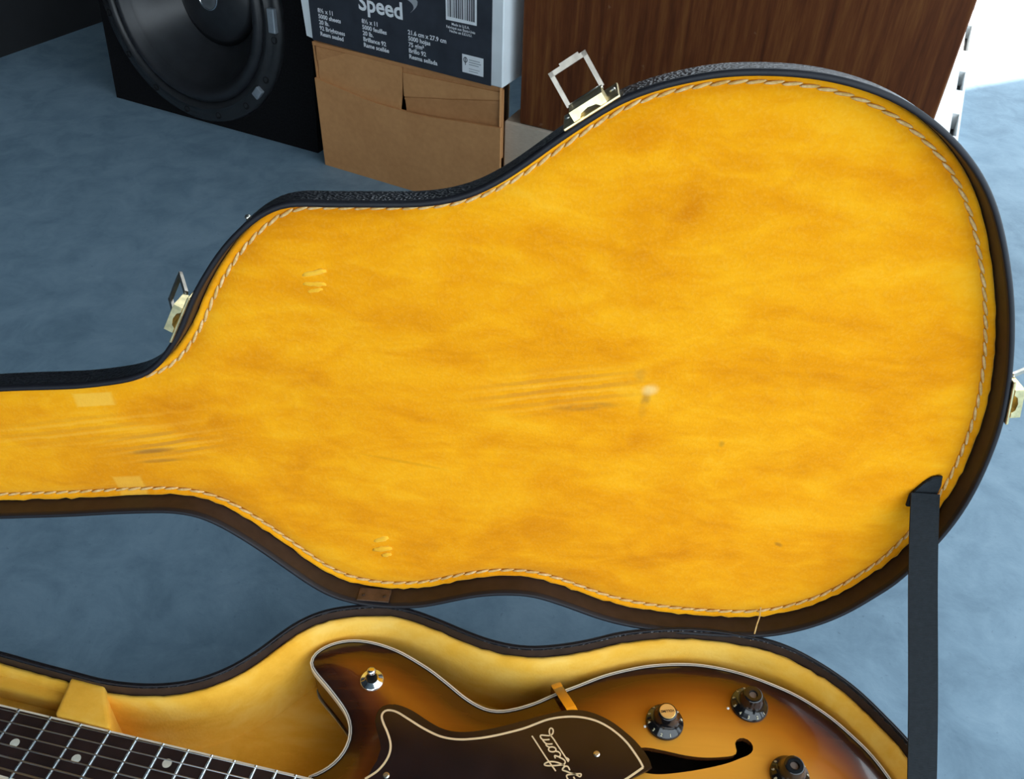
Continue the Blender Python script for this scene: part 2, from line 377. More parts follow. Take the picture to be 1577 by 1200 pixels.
# plush panel of the lid
bm = bmesh.new()
def ragged(P, z, a): return [Vector((p.x, p.y, z + a * noise.noise(Vector((p.x * 140, p.y * 140, 3))))) for p in P]
rr = [v3(inset(LID_O, .0037), -.023), ragged(inset(LID_O, .0045), -.0192, .0022), ragged(inset(LID_O, .0062), -.0180, .0012), v3(inset(LID_O, .0088), -.0192), v3(inset(LID_O, .0104), -.0215), v3(inset(LID_O, .0125), -.0196), v3(inset(LID_O, .0165), -.0182), v3(inset(LID_O, .024), -.0172)]
R = loops(bm, rr)
v, F = fill_grid([Vector((p.co.x, p.co.y)) for p in R[-1]], .011)
def pz(p): return -.0172 + .0012 * noise.noise(Vector((p.x * 14, p.y * 30, 0)))
vs = []
for i, p in enumerate(v): vs.append(R[-1][i] if i < NP else bm.verts.new((p.x, p.y, pz(p))))
for t in F: bm.faces.new([vs[i] for i in t])
lining = obj('lid_lining', bm, M_PLUSH, case, M_LID, True); lining['label'] = 'worn gold plush lining of the lid with string marks'
# stitched cord
bm = bmesh.new()
path = inset(LID_O, .0106); L = sum((a - b).length for a, b in zip(path, path[1:] + path[:1])); nb = int(L / .0105); pp = resample(path, nb, True)
for i, p in enumerate(pp):
    q = pp[(i + 1) % nb]; t = (q - p); ln = t.length; t.normalize(); s = Vector((-t.y, t.x)); c = (p + q) / 2; tw = .16
    a = t * math.cos(tw) + s * math.sin(tw); b = Vector((-a.y, a.x)); rings = []
    for u, r in ((-.58, .15), (-.42, .75), (-.15, 1), (.15, 1), (.42, .75), (.58, .15)):
        rings.append([bm.verts.new((c.x + a.x * u * ln + b.x * r * .0012 * math.cos(k), c.y + a.y * u * ln + b.y * r * .0012 * math.cos(k), -.0196 + r * .0012 * math.sin(k))) for k in [j * math.tau / 6 for j in range(6)]])
    for A, B in zip(rings, rings[1:]):
        for k in range(6): bm.faces.new((A[k], A[(k + 1) % 6], B[(k + 1) % 6], B[k]))
    bm.faces.new(rings[0][::-1]); bm.faces.new(rings[-1])
obj('lid_piping', bm, M_ROPE, case, M_LID, True)['label'] = 'pale twisted cord stitched round the lid lining'
# raised tufts of nap
for a, b, w in (((-.1502, .2927), (-.1331, .2978), .0022), ((-.1507, .2863), (-.1338, .2875), .0021), ((-.148, .2806), (-.1364, .2834), .0018), ((-.1105, .0574), (-.0984, .0628), .0028), ((-.112, .048), (-.096, .0518), .0030), ((-.1046, .0423), (-.0968, .0453), .0024)):
    bm = bmesh.new(); a_, b_ = Vector((*a, -.0176)), Vector((*b, -.0172)); n = 7; rings = []
    ax = (b_ - a_).normalized(); sd = Vector((-ax.y, ax.x, 0))
    for i in range(n):
        u = i / (n - 1); r = w * math.sin(math.pi * min(.97, max(.03, u * .8 + .1))) ** .6 * (1 + .25 * noise.noise(Vector((a[0] * 90 + i * 1.3, a[1] * 70, 0))))
        c = a_.lerp(b_, u) + sd * .0008 * noise.noise(Vector((i * .9, a[1] * 99, 5)))
        rings.append([bm.verts.new(c + sd * r * math.cos(k * math.tau / 8) + Vector((0, 0, .9 * r * .55 * math.sin(k * math.tau / 8)))) for k in range(8)])
    for A, B in zip(rings, rings[1:]):
        for k in range(8): bm.faces.new((A[k], A[(k + 1) % 8], B[(k + 1) % 8], B[k]))
    bm.faces.new(rings[0][::-1]); bm.faces.new(rings[-1])
    obj('plush_tuft', bm, M_PLUSH_T, case, M_LID, True)
bm = bmesh.new()
tube(bm, [(.2125, .0185, -.016), (.2118, .013, -.011), (.2095, .009, -.006), (.2080, .003, -.002), (.2075, -.001, .0012), (.2045, -.0015, .002)], .0006, 5)
obj('loose_thread', bm, M_ROPE, case, M_LID)

# --- tray (base)
bm = bmesh.new()
R = loops(bm, [v3(inset(BASE_O, .0042), -.0004), v3(inset(BASE_O, .0015), .0001), v3(BASE_O, -.0010), v3(BASE_O, -HB + .012), v3(inset(BASE_O, .003), -HB + .003), v3(inset(BASE_O, .012), -HB + .0005)])
bm.faces.new(R[-1])
obj('tray_shell', bm, M_TOLEX, case, M_BASE, True, 40)['label'] = 'black textured outer shell of the tray'
bm = bmesh.new()
loops(bm, [v3(inset(BASE_O, .0042), -.0002), v3(inset(BASE_O, .0052), -.011)])
obj('tray_inner_band', bm, M_LIP, case, M_BASE, True)['label'] = 'dark brown vinyl band inside the tray rim'
for off, zz in ((.0006, -.0004), (.0026, .0004)):
    bm = bmesh.new(); tube(bm, v3(inset(BASE_O, off), zz), .0009, 6, True); obj('tray_edging', bm, M_EDGE, case, M_BASE, True)
bm = bmesh.new()
prof = ((.0048, -.012), (.0056, -.0085), (.0078, -.0072), (.0105, -.0095), (.0135, -.016), (.0165, -.028), (.0185, -.045), (.0195, -.060), (.021, -.0705))
def rag(P, z, a): return [Vector((p.x, p.y, z + a * noise.noise(Vector((p.x * 150, p.y * 150, 9))) + .0012 * noise.noise(Vector((p.x * 25, p.y * 25, z * 40))))) for p in P]
R = loops(bm, [rag(inset(BASE_O, a), z, .0016 if i in (1, 2) else .0004) for i, (a, z) in enumerate(prof)])
obj('tray_wall_lining', bm, M_PLUSH_B, case, M_BASE, True)['label'] = 'thick gold plush padding round the tray wall'
bm = bmesh.new()
v, F = fill_grid(inset(BASE_O, .019), .02)
vs = [bm.verts.new((p.x, p.y, -.0690 + .0006 * noise.noise(Vector((p.x * 20, p.y * 20, 2))))) for p in v]
for t in F: bm.faces.new([vs[i] for i in t])
obj('tray_floor_lining', bm, M_PLUSH_B, case, M_BASE, True)
# padded seams, neck block and the shelf beside the neck
def soft_block(name, P, z0, z1, mat, bev=.004):
    P = [Vector((a, -b)) for a, b in P]; bm = prism(P, z0, z1)
    bmesh.ops.bevel(bm, geom=[e for e in bm.edges], offset=bev, segments=3, affect='EDGES', profile=.6)
    for q in bm.verts: q.co += Vector((1, 1, 1)) * .0012 * noise.noise(q.co * 70)
    return obj(name, bm, mat, case, M_BASE, True)
soft_block('neck_rest_block', [(-.333, .0835), (-.304, .0865), (-.284, .1215), (-.331, .1145)], -.0685, -.0025, M_PLUSH_B, .0035)['label'] = 'square gold plush neck block'
soft_block('compartment_shelf', [(-.52, .063), (-.3345, .094), (-.332, .17), (-.52, .145)], -.0685, -.030, M_PLUSH_B)
soft_block('compartment_ledge', [(-.52, .058), (-.334, .088), (-.3345, .1005), (-.52, .072)], -.031, -.0135, M_PLUSH_B)

# --- hinges
hm = M_LID @ Matrix.Translation((-.111, .0040, 0))
h = obj('hinge_plate', bbox(-.0135, .0135, .0004, .0016, -.016, -.0015, bevel=.0003, seg=1), flat('tarnished_hinge', (.085, .052, .035), .6, .3, .5, .4, 150), case, hm)
h['label'] = 'tarnished hinge plate'
for x in (-.009, .009):
    bm = bmesh.new(); lathe(bm, [(.0016, 0), (.0014, .0005), (.0007, .0007)], 12)
    obj('hinge_screw', bm, M_LIP, h, hm @ Matrix.Translation((x, .0016, -.008)) @ Matrix.Rotation(-math.pi / 2, 4, 'X'))

# --- latches on the lid wall
def latch(s, t, lift, w, lab):
    p, tg, out = frame_at(LID_O, s, t)
    if tg.x < 0 and abs(tg.x) > .3: tg = -tg
    if abs(tg.x) <= .3 and tg.y < 0: tg = -tg
    x = DV * tg.x + UPV * tg.y; y = DV * out.x + UPV * out.y
    z = x.cross(y); o = M_LID @ Vector((p.x, p.y, 0))
    sg = 1 if z.dot(LN) > 0 else -1
    Mx = frame(o, x, y, z)      # x along rim, y outward, z = +-lid normal
    Z = lambda a, b: (min(sg * a, sg * b), max(sg * a, sg * b))
    k = obj('latch', bbox(-w, w, .0002, .0022, *Z(-.030, .0015), bevel=.0005, seg=1), M_BRASS, case, Mx); k['label'] = lab
    bm = bmesh.new()     # arched keeper folded over the rim
    prof = [(-.011, .0022), (-.011, .0085), (.011, .0085), (.011, .0022), (.007, .0022), (.005, .0045), (0, .0055), (-.005, .0045), (-.007, .0022)]
    za, zb = Z(-.016, .002)
    bm = prism([Vector(q) for q in prof], za, zb, bm); obj('latch_keeper', bm, M_BRASS, k, Mx)
    bm = bmesh.new(); tube(bm, [(-.0115, .0075, sg * -.017), (.0115, .0075, sg * -.017)], .0016, 8); obj('latch_pin', bm, M_NICKEL, k, Mx, True)
    Ml = Mx @ Matrix.Translation((0, .0075, sg * -.017)) @ Matrix.Rotation(sg * lift, 4, 'X')
    bm = bmesh.new(); hw, hh, sw = .0128, .0230, .0012
    for a in ((-hw, -hw + .0028, 0, hh), (hw - .0028, hw, 0, hh)):
        box(bm, *a, -sw, sw)
    box(bm, -hw, hw, hh - .0030, hh, -sw, sw); box(bm, -.0045, .0085, hh, hh + .0014, -sw * .7, sw * .7)
    obj('latch_loop', bm, M_STEEL, k, Ml)
    for xx in (-w * .8, w * .8):
        bm = bmesh.new(); lathe(bm, [(.0022, 0), (.0019, .0008), (.0008, .0012)], 10); obj('latch_rivet', bm, M_NICKEL, k, Mx @ Matrix.Translation((xx, .0022, sg * -.018)) @ Matrix.Rotation(-math.pi / 2, 4, 'X'))
    return k
latch(.036, .415, -.25, .019, 'brass and nickel latch with its loop raised, on the upper rim')
latch(-.238, .262, -1.0, .020, 'brass latch on the shoulder of the lid')
latch(.337, .238, -.5, .017, 'brass latch at the round end of the lid')
# handle studs on the rim
for s, t in ((-.183, .333),):
    p, tg, out = frame_at(LID_O, s, t); bm = bmesh.new(); bmesh.ops.create_uvsphere(bm, u_segments=10, v_segments=6, radius=.0022)
    obj('rim_stud', bm, M_NICKEL, case, M_LID @ Matrix.Translation((p.x + out.x * .001, p.y + out.y * .001, -.012)), True)

# --- stay strap
def W_lid(s, t, d): return M_LID @ Vector((s, t, -d))
def W_base(s, t, dz): return M_BASE @ Vector((s, -t, dz))
top = W_lid(.3105, .150, .0125); bot = W_base(.3095, .123, .004)
ydir = (top - bot).normalized(); xdir = (DV - ydir * DV.dot(ydir)).normalized(); zdir = xdir.cross(ydir)
LS = (top - bot).length; Ms = frame(bot, xdir, ydir, zdir)
bm = bmesh.new(); hw = .0102; nseg = 24; rings = []
for i in range(nseg + 1):
    u = i / nseg; y = u * LS; bow = -.004 * math.sin(math.pi * u); w = hw * (1.0 if u < .9 else 1.0); tw = .10 * math.sin(u * 2.4)
    cx = .0012 * math.sin(u * 5); z = bow
    rings.append([(cx - w * math.cos(tw), y, z - w * math.sin(tw) - .0007), (cx + w * math.cos(tw), y, z + w * math.sin(tw) - .0007), (cx + w * math.cos(tw), y, z + w * math.sin(tw) + .0007), (cx - w * math.cos(tw), y, z - w * math.sin(tw) + .0007)])
R = loops(bm, rings); bm.faces.new(R[0][::-1]); bm.faces.new(R[-1])
strap = obj('stay_strap', bm, M_STRAP, case, Ms); strap['label'] = 'black webbing strap holding the lid'
bm = prism([Vector(q) for q in ((.2995, .146), (.3065, .1575), (.3115, .1635), (.3185, .1655), (.3200, .156), (.3190, .1435), (.3140, .1425), (.3140, .135), (.2995, .135))], -.0168, -.0140)
bmesh.ops.bevel(bm, geom=list(bm.edges), offset=.0008, segments=1, affect='EDGES')
obj('strap_tab', bm, M_STRAP, strap, M_LID)

# ------------------------------------------------------------------ guitar
CA = math.radians(8.7); UC = Vector((math.cos(CA), math.sin(CA))); WC = Vector((math.sin(CA), -math.cos(CA))); GO = Vector((-.3797, .1338))
def g2(u, w): p = GO + UC * u + WC * w; return Vector((p.x, -p.y))           # guitar (along neck, across) -> tray local
def st2(p): return Vector((p[0], -p[1]))
M_GUIT = M_BASE @ Matrix.Translation((g2(.5, 0).x, g2(.5, 0).y, -.0685))
guitar = thing('electric_guitar', 'sunburst hollow-body electric guitar with f-hole lying in the gold plush case', 'guitar', M_GUIT)
BODY = [(-0.1331, 0.1367), (-0.1225, 0.1301), (-0.1144, 0.1205), (-0.1108, 0.11), (-0.1114, 0.098), (-0.117, 0.0862), (-0.126, 0.076), (-0.1381, 0.0641), (-0.1483, 0.0549), (-0.1552, 0.0464), (-0.1548, 0.0373), (-0.1489, 0.03), (-0.1404, 0.0243), (-0.1273, 0.0203), (-0.1133, 0.02), (-0.0991, 0.0224), (-0.0841, 0.0272), (-0.0693, 0.0344), (-0.0547, 0.0426), (-0.0394, 0.0532), (-0.0251, 0.0636), (-0.0113, 0.0707), (-0.0003, 0.0728), (0.0103, 0.071), (0.0209, 0.0673), (0.0315, 0.0625), (0.0441, 0.0551), (0.0632, 0.0454), (0.0853, 0.0341), (0.1079, 0.0258), (0.1219, 0.0218), (0.1425, 0.0182), (0.163, 0.0169), (0.1831, 0.0187), (0.2029, 0.0229), (0.2221, 0.0294), (0.2416, 0.038), (0.2645, 0.0539), (0.2805, 0.0703), (0.2904, 0.0825), (0.3006, 0.1013)]
uw = [((Vector(p) - GO).dot(UC), (Vector(p) - GO).dot(WC)) for p in BODY] + [(.683, .108), (.692, .075), (.697, .038)]
uw_full = uw + [(.698, 0)] + [(u, -w) for u, w in reversed(uw)]
BODY_O = resample(spline([g2(u, w) for u, w in uw_full], 400, False, 1), 320, False)
FHP = [(0.1124, 0.097), (0.1271, 0.0977), (0.1455, 0.1004), (0.1596, 0.1009), (0.1734, 0.0992), (0.1828, 0.0971), (0.1856, 0.0946), (0.1841, 0.0902), (0.1841, 0.0864), (0.1875, 0.0829), (0.1913, 0.082), (0.1957, 0.0838), (0.1982, 0.0879), (0.1976, 0.092), (0.1942, 0.0956), (0.1883, 0.0984), (0.1778, 0.1034), (0.1633, 0.1083), (0.1446, 0.1132), (0.1261, 0.1167), (0.1179, 0.1169), (0.106, 0.1141), (0.099, 0.1047)]
FH = spline([st2(p) for p in FHP], 70, True, 1)
FH2 = []
for p in FH:                               # the second sound hole, mirrored across the strings
    q = Vector((p.x, -p.y)) - GO; FH2.append(g2(q.dot(UC), -q.dot(WC)))
ZG = -.020
def dome(d): return ZG + .0085 * (1 - math.exp(-max(0, d - .004) / .028))
BO = BODY_O; TOP = inset(BO, .0026)
v, F = fill_grid(TOP, .0065, (FH, FH2))
bm = bmesh.new(); lay = bm.verts.layers.float.new('edge_distance'); vs = []
for p in v:
    d = dist_poly(p, BO); q = bm.verts.new((p.x, p.y, dome(d))); q[lay] = d; vs.append(q)
for t in F:
    try: bm.faces.new([vs[i] for i in t])
    except ValueError: pass
def burst_mat():
    k = NT('sunburst_lacquer', .16, 0, .5); k.b.inputs['Coat Weight'].default_value = .6; k.b.inputs['Coat Roughness'].default_value = .05
    a = k.n('ShaderNodeAttribute', attribute_name='edge_distance').outputs['Fac']
    n = k.noise(22, 4, .55, k.map((.6, 3, 1), (0, 0, -CA)))
    f = k.math('ADD', a, k.math('MULTIPLY', k.math('SUBTRACT', n, .5), .004))
    c = k.ramp(k.math('MULTIPLY', f, 10), [(.03, (.018, .006, .004)), (.13, (.050, .012, .004)), (.25, (.19, .045, .005)), (.42, (.42, .13, .010)), (.72, (.68, .30, .035))])
    w = k.noise(70, 5, .6, k.map((.15, 3, 1), (0, 0, -CA))); c = k.mix(k.math('MULTIPLY', k.smooth(w, .45, .7), .08), c, (.30, .10, .01))
    k.color(c); return k.m
M_BURST = burst_mat()
def side_mat():
    k = NT('body_side_lacquer', .2, 0, .5); k.color(k.ramp(k.noise(14, 4, .5, k.map((1, 1, .2))), [(.3, (.035, .010, .004)), (.7, (.11, .035, .008))])); return k.m
M_SIDE = side_mat()
M_CREAM = flat('cream_binding', (.74, .68, .54), .35, 0, .5, .08, 60); M_GREYB = flat('grey_binding', (.60, .62, .62), .3, 0, .5, .06)
obj('body_top', bm, M_BURST, guitar, M_BASE, True, 50)['label'] = 'glossy sunburst arched top'
bm = bmesh.new(); SD = inset(BO, .0012)
R = loops(bm, [v3(SD, ZG - .006), v3(SD, -.0632)]); obj('body_side', bm, M_SIDE, guitar, M_BASE, True)
bm = bmesh.new(); R = loops(bm, [v3(BO, -.0632), v3(BO, -.0675), v3(inset(BO, .004), -.0682)]); vv = bm.faces.new(R[-1]); obj('back_binding', bm, M_CREAM, guitar, M_BASE, False)
def ringband(name, a, b, z, mat, zz=None):
    bm = bmesh.new(); A, B = inset(BO, a), inset(BO, b)
    loops(bm, [v3(A, z - .006), v3(A, z), v3(B, z), v3(B, z - .002)]); return obj(name, bm, mat, guitar, M_BASE, False)
ringband('binding', -.0002, .0009, ZG + .0004, M_CREAM)
ringband('binding_line', .0009, .0014, ZG + .00035, M_BLACK)
ringband('binding_inner', .0014, .0022, ZG + .0004, M_GREYB)
ringband('binding_inner_line', .0022, .0028, ZG + .00035, M_BLACK)
# sound holes: thickness and the dark inside
for P in (FH, FH2):
    bm = bmesh.new(); zt = [dome(dist_poly(p, BO)) for p in P]
    A = [Vector((p.x, p.y, z)) for p, z in zip(P, zt)]; loops(bm, [A, [a - Vector((0, 0, .005)) for a in A]]); obj('sound_hole_edge', bm, M_SIDE, guitar, M_BASE)
bm = bmesh.new(); R = loops(bm, [v3(inset(BO, .006), -.0625), v3(inset(BO, .007), -.0622)]); bm.faces.new(R[-1]); obj('body_inside', bm, flat('bare_dark_wood', (.05, .022, .012), .8), guitar, M_BASE)

# neck, fretboard
UN, SC = -.1794, .670
def fret_u(n): return UN + SC * (1 - 2 ** (-n / 12))
def hwid(u): return .0242 + .0105 * u
FB_TOP, FB_BOT = -.004, -.0105
U_END = .288
M_NECK = flat('neck_lacquer', (.09, .03, .012), .25, 0, .5, .25, 20)
M_FB = flat('rosewood_fretboard', (.022, .012, .012), .38, 0, .5, .35, 50)
def board(u0, u1, z0, z1, shrink=0.0, edge=None):
    return [g2(u0, hwid(u0) - shrink), g2(u1, hwid(u1) - shrink), g2(u1, -hwid(u1) + shrink), g2(u0, -hwid(u0) + shrink)]
fb = obj('fretboard', prism(board(UN, U_END, 0, 0, .0014), FB_BOT, FB_TOP), M_FB, guitar, M_BASE); fb['label'] = 'dark rosewood fretboard'
for sgn in (1, -1):
    P = [g2(UN, sgn * hwid(UN)), g2(U_END, sgn * hwid(U_END)), g2(U_END, sgn * (hwid(U_END) - .0014)), g2(UN, sgn * (hwid(UN) - .0014))]
    obj('fretboard_binding', prism(P, FB_BOT, FB_TOP + .0001), M_CREAM, fb, M_BASE)
M_FRET = flat('nickel_fret', (.60, .68, .72), .25, 1, .5, .05)
for nfr in range(1, 22):
    u = fret_u(nfr); w = hwid(u) - .0004; bm = bmesh.new(); rings = []
    for ww in (-w, w):
        p = g2(u, ww); dx = Vector((UC.x, -UC.y))
        rings.append([Vector((p.x + dx.x * .00115 * math.cos(k), p.y + dx.y * .00115 * math.cos(k), FB_TOP + .0011 * math.sin(k))) for k in [math.pi * j / 5 for j in range(6)]])
    R = loops(bm, rings, False); bm.faces.new(R[0][::-1]); bm.faces.new(R[1]); obj('fret', bm, M_FRET, fb, M_BASE)
M_PEARL = flat('pearl_dot', (.66, .66, .58), .3, 0, .5, .1, 200)
def dot(u, w):
    p = g2(u, w); bm = bmesh.new(); lathe(bm, [(.0034, -.0003), (.0034, .00015)], 20); obj('inlay_dot', bm, M_PEARL, fb, M_BASE @ Matrix.Translation((p.x, p.y, FB_TOP)))
for nfr in (3, 5, 7, 9, 15, 17, 19): dot((fret_u(nfr) + fret_u(nfr - 1)) / 2, 0)
for w in (.0125, -.0125): dot((fret_u(12) + fret_u(11)) / 2, w)
bm = bmesh.new(); rings = []
for i in range(16):
    u = UN - .004 + (.27 - UN) * i / 15; w = hwid(max(u, UN)) - .0006; dpt = .0125 + .003 * i / 15
    if i > 13: dpt += .009
    rings.append([Vector((*g2(u, -w * math.cos(k)), FB_BOT - dpt * math.sin(k) ** .8)) for k in [math.pi * j / 10 for j in range(11)]])
R = loops(bm, rings, True)
bm.faces.new(R[0][::-1]); bm.faces.new(R[-1]); obj('neck', bm, M_NECK, guitar, M_BASE, True, 60)
hd = [(UN - .003, .0215), (UN - .03, .026), (UN - .05, .038), (UN - .15, .034), (UN - .17, .020), (UN - .165, 0)]
P = [g2(*q) for q in hd] + [g2(a, -b) for a, b in reversed(hd[:-1])]
headstock = obj('headstock', prism(P, -.024, -.010), M_BLACK, guitar, M_BASE)
for sgn in (1, -1):
    for i in range(3):
        p = g2(UN - .062 - .036 * i, sgn * .026); bm = bmesh.new(); lathe(bm, [(.0045, 0), (.0045, .002), (.003, .0025), (.003, .008), (.0036, .010)], 14)
        obj('tuning_post', bm, M_CHROME, headstock, M_BASE @ Matrix.Translation((p.x, p.y, -.010)), True, 40)
obj('nut', prism(board(UN - .0035, UN, 0, 0, .001), FB_BOT, FB_TOP + .0012), M_CREAM, guitar, M_BASE)
U_BR = UN + SC
M_STR = flat('steel_string', (.66, .70, .72), .3, 1, .5, .05)
for i in range(6):
    f_ = (i - 2.5) / 2.5; bm = bmesh.new(); a = g2(UN, f_ * .0172); b = g2(U_BR, f_ * .026)
    tube(bm, [(a.x, a.y, FB_TOP + .0014), (b.x, b.y, .0052)], (.00042, .0005, .00055, .00062, .0007, .00075)[5 - i], 6); obj('string', bm, M_STR, guitar, M_BASE, True)
# bridge, tailpiece and pickups lie along the strings
p = g2(U_BR, 0); Mb = M_BASE @ Matrix.Translation((p.x, p.y, 0)) @ Matrix.Rotation(-CA, 4, 'Z')
obj('bridge', bbox(-.006, .006, -.045, .045, -.0125, .0048, bevel=.001), M_CHROME, guitar, Mb)
bm = bmesh.new()
for w in (-.02, -.012, -.004, .004, .012, .02): box(bm, .012, .17, w - .0016, w + .0016, -.004, -.002)
box(bm, .01, .022, -.034, .034, -.006, .0); box(bm, .165, .19, -.022, .022, -.012, -.002)
obj('tailpiece', bm, M_CHROME, guitar, Mb)
for uu in (.335, .435):
    q = g2(uu, 0); Mp = M_BASE @ Matrix.Translation((q.x, q.y, 0)) @ Matrix.Rotation(-CA, 4, 'Z')
    pk = obj('pickup', bbox(-.018, .018, -.036, .036, -.013, -.0005, bevel=.0015), M_CHROME, guitar, Mp)
# pickguard
PG = [(-0.0891, 0.143), (-0.0845, 0.1301), (-0.0816, 0.1225), (-0.0833, 0.1136), (-0.0874, 0.1048), (-0.0908, 0.0959), (-0.0899, 0.0876), (-0.0869, 0.0835), (-0.0821, 0.0819), (-0.0741, 0.0824), (-0.0632, 0.0861), (-0.0505, 0.0931), (-0.0399, 0.098), (-0.0297, 0.0999), (-0.0189, 0.0992), (-0.0039, 0.0958), (0.0086, 0.0916), (0.0217, 0.0867), (0.0419, 0.0791), (0.0578, 0.0744), (0.0694, 0.0742), (0.08, 0.0768), (0.0905, 0.0817), (0.1007, 0.0892), (0.1075, 0.0951), (0.1131, 0.1019), (0.1172, 0.1081), (0.1193, 0.1148)]
PG2 = [(0.11, 0.1205), (0.1008, 0.1261), (.0945, .131), (.0925, .140), (.0915, .1505)]
PGLOW = [(.066, .1625), (.05, .158), (-.03, .1485), (-.07, .1450)]
pgc = [st2(p) for p in spline(PG, 90, False, 1)] + [st2(p) for p in PG2 + PGLOW]
ZP = -.0088
bm = prism(pgc, ZP, ZP + .0024)
bmesh.ops.bevel(bm, geom=[e for e in bm.edges if all(v.co.z > ZP + .002 for v in e.verts)], offset=.0007, segments=2, affect='EDGES')
M_PGM = flat('tortoise_brown_pickguard', (.016, .007, .006), .16, 0, .5, .3, 40)
pgo = obj('pickguard', bm, M_PGM, guitar, M_BASE); pgo['label'] = 'dark brown pickguard with a cream line and script lettering'
PGLINE = [(-0.0893, 0.1413), (-0.0809, 0.1342), (-0.0755, 0.1237), (-0.0752, 0.115), (-0.0796, 0.1048), (-0.0842, 0.0974), (-0.0864, 0.0916), (-0.0845, 0.0879), (-0.0811, 0.0871), (-0.0756, 0.088), (-0.0661, 0.0927), (-0.0522, 0.0998), (-0.0389, 0.1047), (-0.0265, 0.1058), (-0.0139, 0.1042), (-0.0019, 0.1014), (0.0221, 0.0931), (0.042, 0.0836), (0.0579, 0.0801), (0.0694, 0.0801), (0.0798, 0.0824), (0.0902, 0.0878), (0.1004, 0.0964), (0.107, 0.1052), (0.1111, 0.1118), (0.1126, 0.1152)]
PGLINE2 = [(0.1126, 0.1152), (0.1065, 0.12), (0.1007, 0.1244), (0.093, 0.1298)]
M_LINE = flat('cream_inlay_line', (.78, .60, .36), .4, 0, .4, .08)
def ribbon(bm, pts, w, z, n=None):
    P = spline(pts, n or max(8, len(pts) * 6), False, 1) if len(pts) > 2 else [Vector(p) for p in pts]
    A, B = [], []
    for i, p in enumerate(P):
        t = (P[min(i + 1, len(P) - 1)] - P[max(i - 1, 0)]).normalized(); q = Vector((-t.y, t.x)) * w / 2; A.append(bm.verts.new((p.x + q.x, -(p.y + q.y), z))); B.append(bm.verts.new((p.x - q.x, -(p.y - q.y), z)))
    fs = [bm.faces.new((A[i], A[i + 1], B[i + 1], B[i])) for i in range(len(P) - 1)]
    return fs
def ribbon_obj(name, lines, w, parent, mat, z):
    bm = bmesh.new()
    for k, ln in enumerate(lines): ribbon(bm, ln, w, z + k * .00001)
    r = bmesh.ops.extrude_face_region(bm, geom=list(bm.faces)); bmesh.ops.translate(bm, verts=[e for e in r['geom'] if isinstance(e, bmesh.types.BMVert)], vec=(0, 0, .0002))
    return obj(name, bm, mat, parent, M_BASE)
ribbon_obj('pickguard_line', [PGLINE, PGLINE2], .0016, pgo, M_LINE, ZP + .0023)
LOGO = [[(0.0294, 0.0982), (0.0325, 0.1024), (0.0369, 0.1086), (0.0412, 0.1146), (0.0454, 0.1198), (0.0484, 0.1236)],
 [(0.0575, 0.1159), (0.056, 0.1137), (0.0531, 0.1096), (0.0488, 0.1035), (0.0454, 0.0987), (0.043, 0.0959), (0.0423, 0.0934), (0.0428, 0.0912), (0.0438, 0.0907), (0.0451, 0.0918), (0.0452, 0.0944), (0.0439, 0.0963), (0.042, 0.0969), (0.0359, 0.0972), (0.0358, 0.0983), (0.0375, 0.1003), (0.0428, 0.0998)],
 [(0.0375, 0.1003), (0.039, 0.1023), (0.0407, 0.1034), (0.0452, 0.1031)], [(0.0407, 0.1034), (0.0403, 0.1043), (0.042, 0.1056), (0.0432, 0.1059)],
 [(0.0432, 0.1059), (0.0423, 0.1075), (0.0434, 0.109), (0.0458, 0.1092), (0.0478, 0.1082), (0.0477, 0.1066), (0.0457, 0.1055), (0.0432, 0.1059)],
 [(0.048, 0.1086), (0.0498, 0.1089), (0.0513, 0.1104), (0.0508, 0.1125), (0.0487, 0.1123), (0.0471, 0.112), (0.0478, 0.114)],
 [(0.0504, 0.113), (0.0532, 0.114), (0.0551, 0.1159), (0.0543, 0.118), (0.051, 0.1189), (0.0462, 0.1197), (0.0414, 0.1201), (0.0396, 0.1195), (0.0413, 0.1179), (0.0445, 0.1168), (0.0485, 0.1169), (0.0526, 0.1181), (0.055, 0.1194)],
 [(0.055, 0.1194), (0.0531, 0.1222), (0.0559, 0.1231), (0.0591, 0.1241), (0.0631, 0.1249), (0.0663, 0.1262), (0.067, 0.1242), (0.0638, 0.1244), (0.0599, 0.125), (0.0564, 0.1261), (0.0568, 0.1279), (0.058, 0.1297)],
 [(0.055, 0.1194), (0.057, 0.1194), (0.0586, 0.1221)], [(0.0615, 0.1267), (0.0628, 0.1293)], [(.0555, .1128), (.0575, .1139), (.0577, .1150)]]
ribbon_obj('script_lettering', LOGO, .00105, pgo, M_LINE, ZP + .00235)
def screw(s, t, z, parent):
    bm = bmesh.new(); lathe(bm, [(.0024, -.0008), (.0024, .0002), (.0016, .0007)], 14); box(bm, -.0018, .0018, -.0002, .0002, .0006, .0009)
    obj('screw', bm, M_NICKEL, parent, M_BASE @ Matrix.Translation((s, -t, z)) @ Matrix.Rotation(.5, 4, 'Z'), True, 30)
screw(.0783, .108, ZP + .0025, pgo); screw(-.0745, .1375, ZP + .0025, pgo)
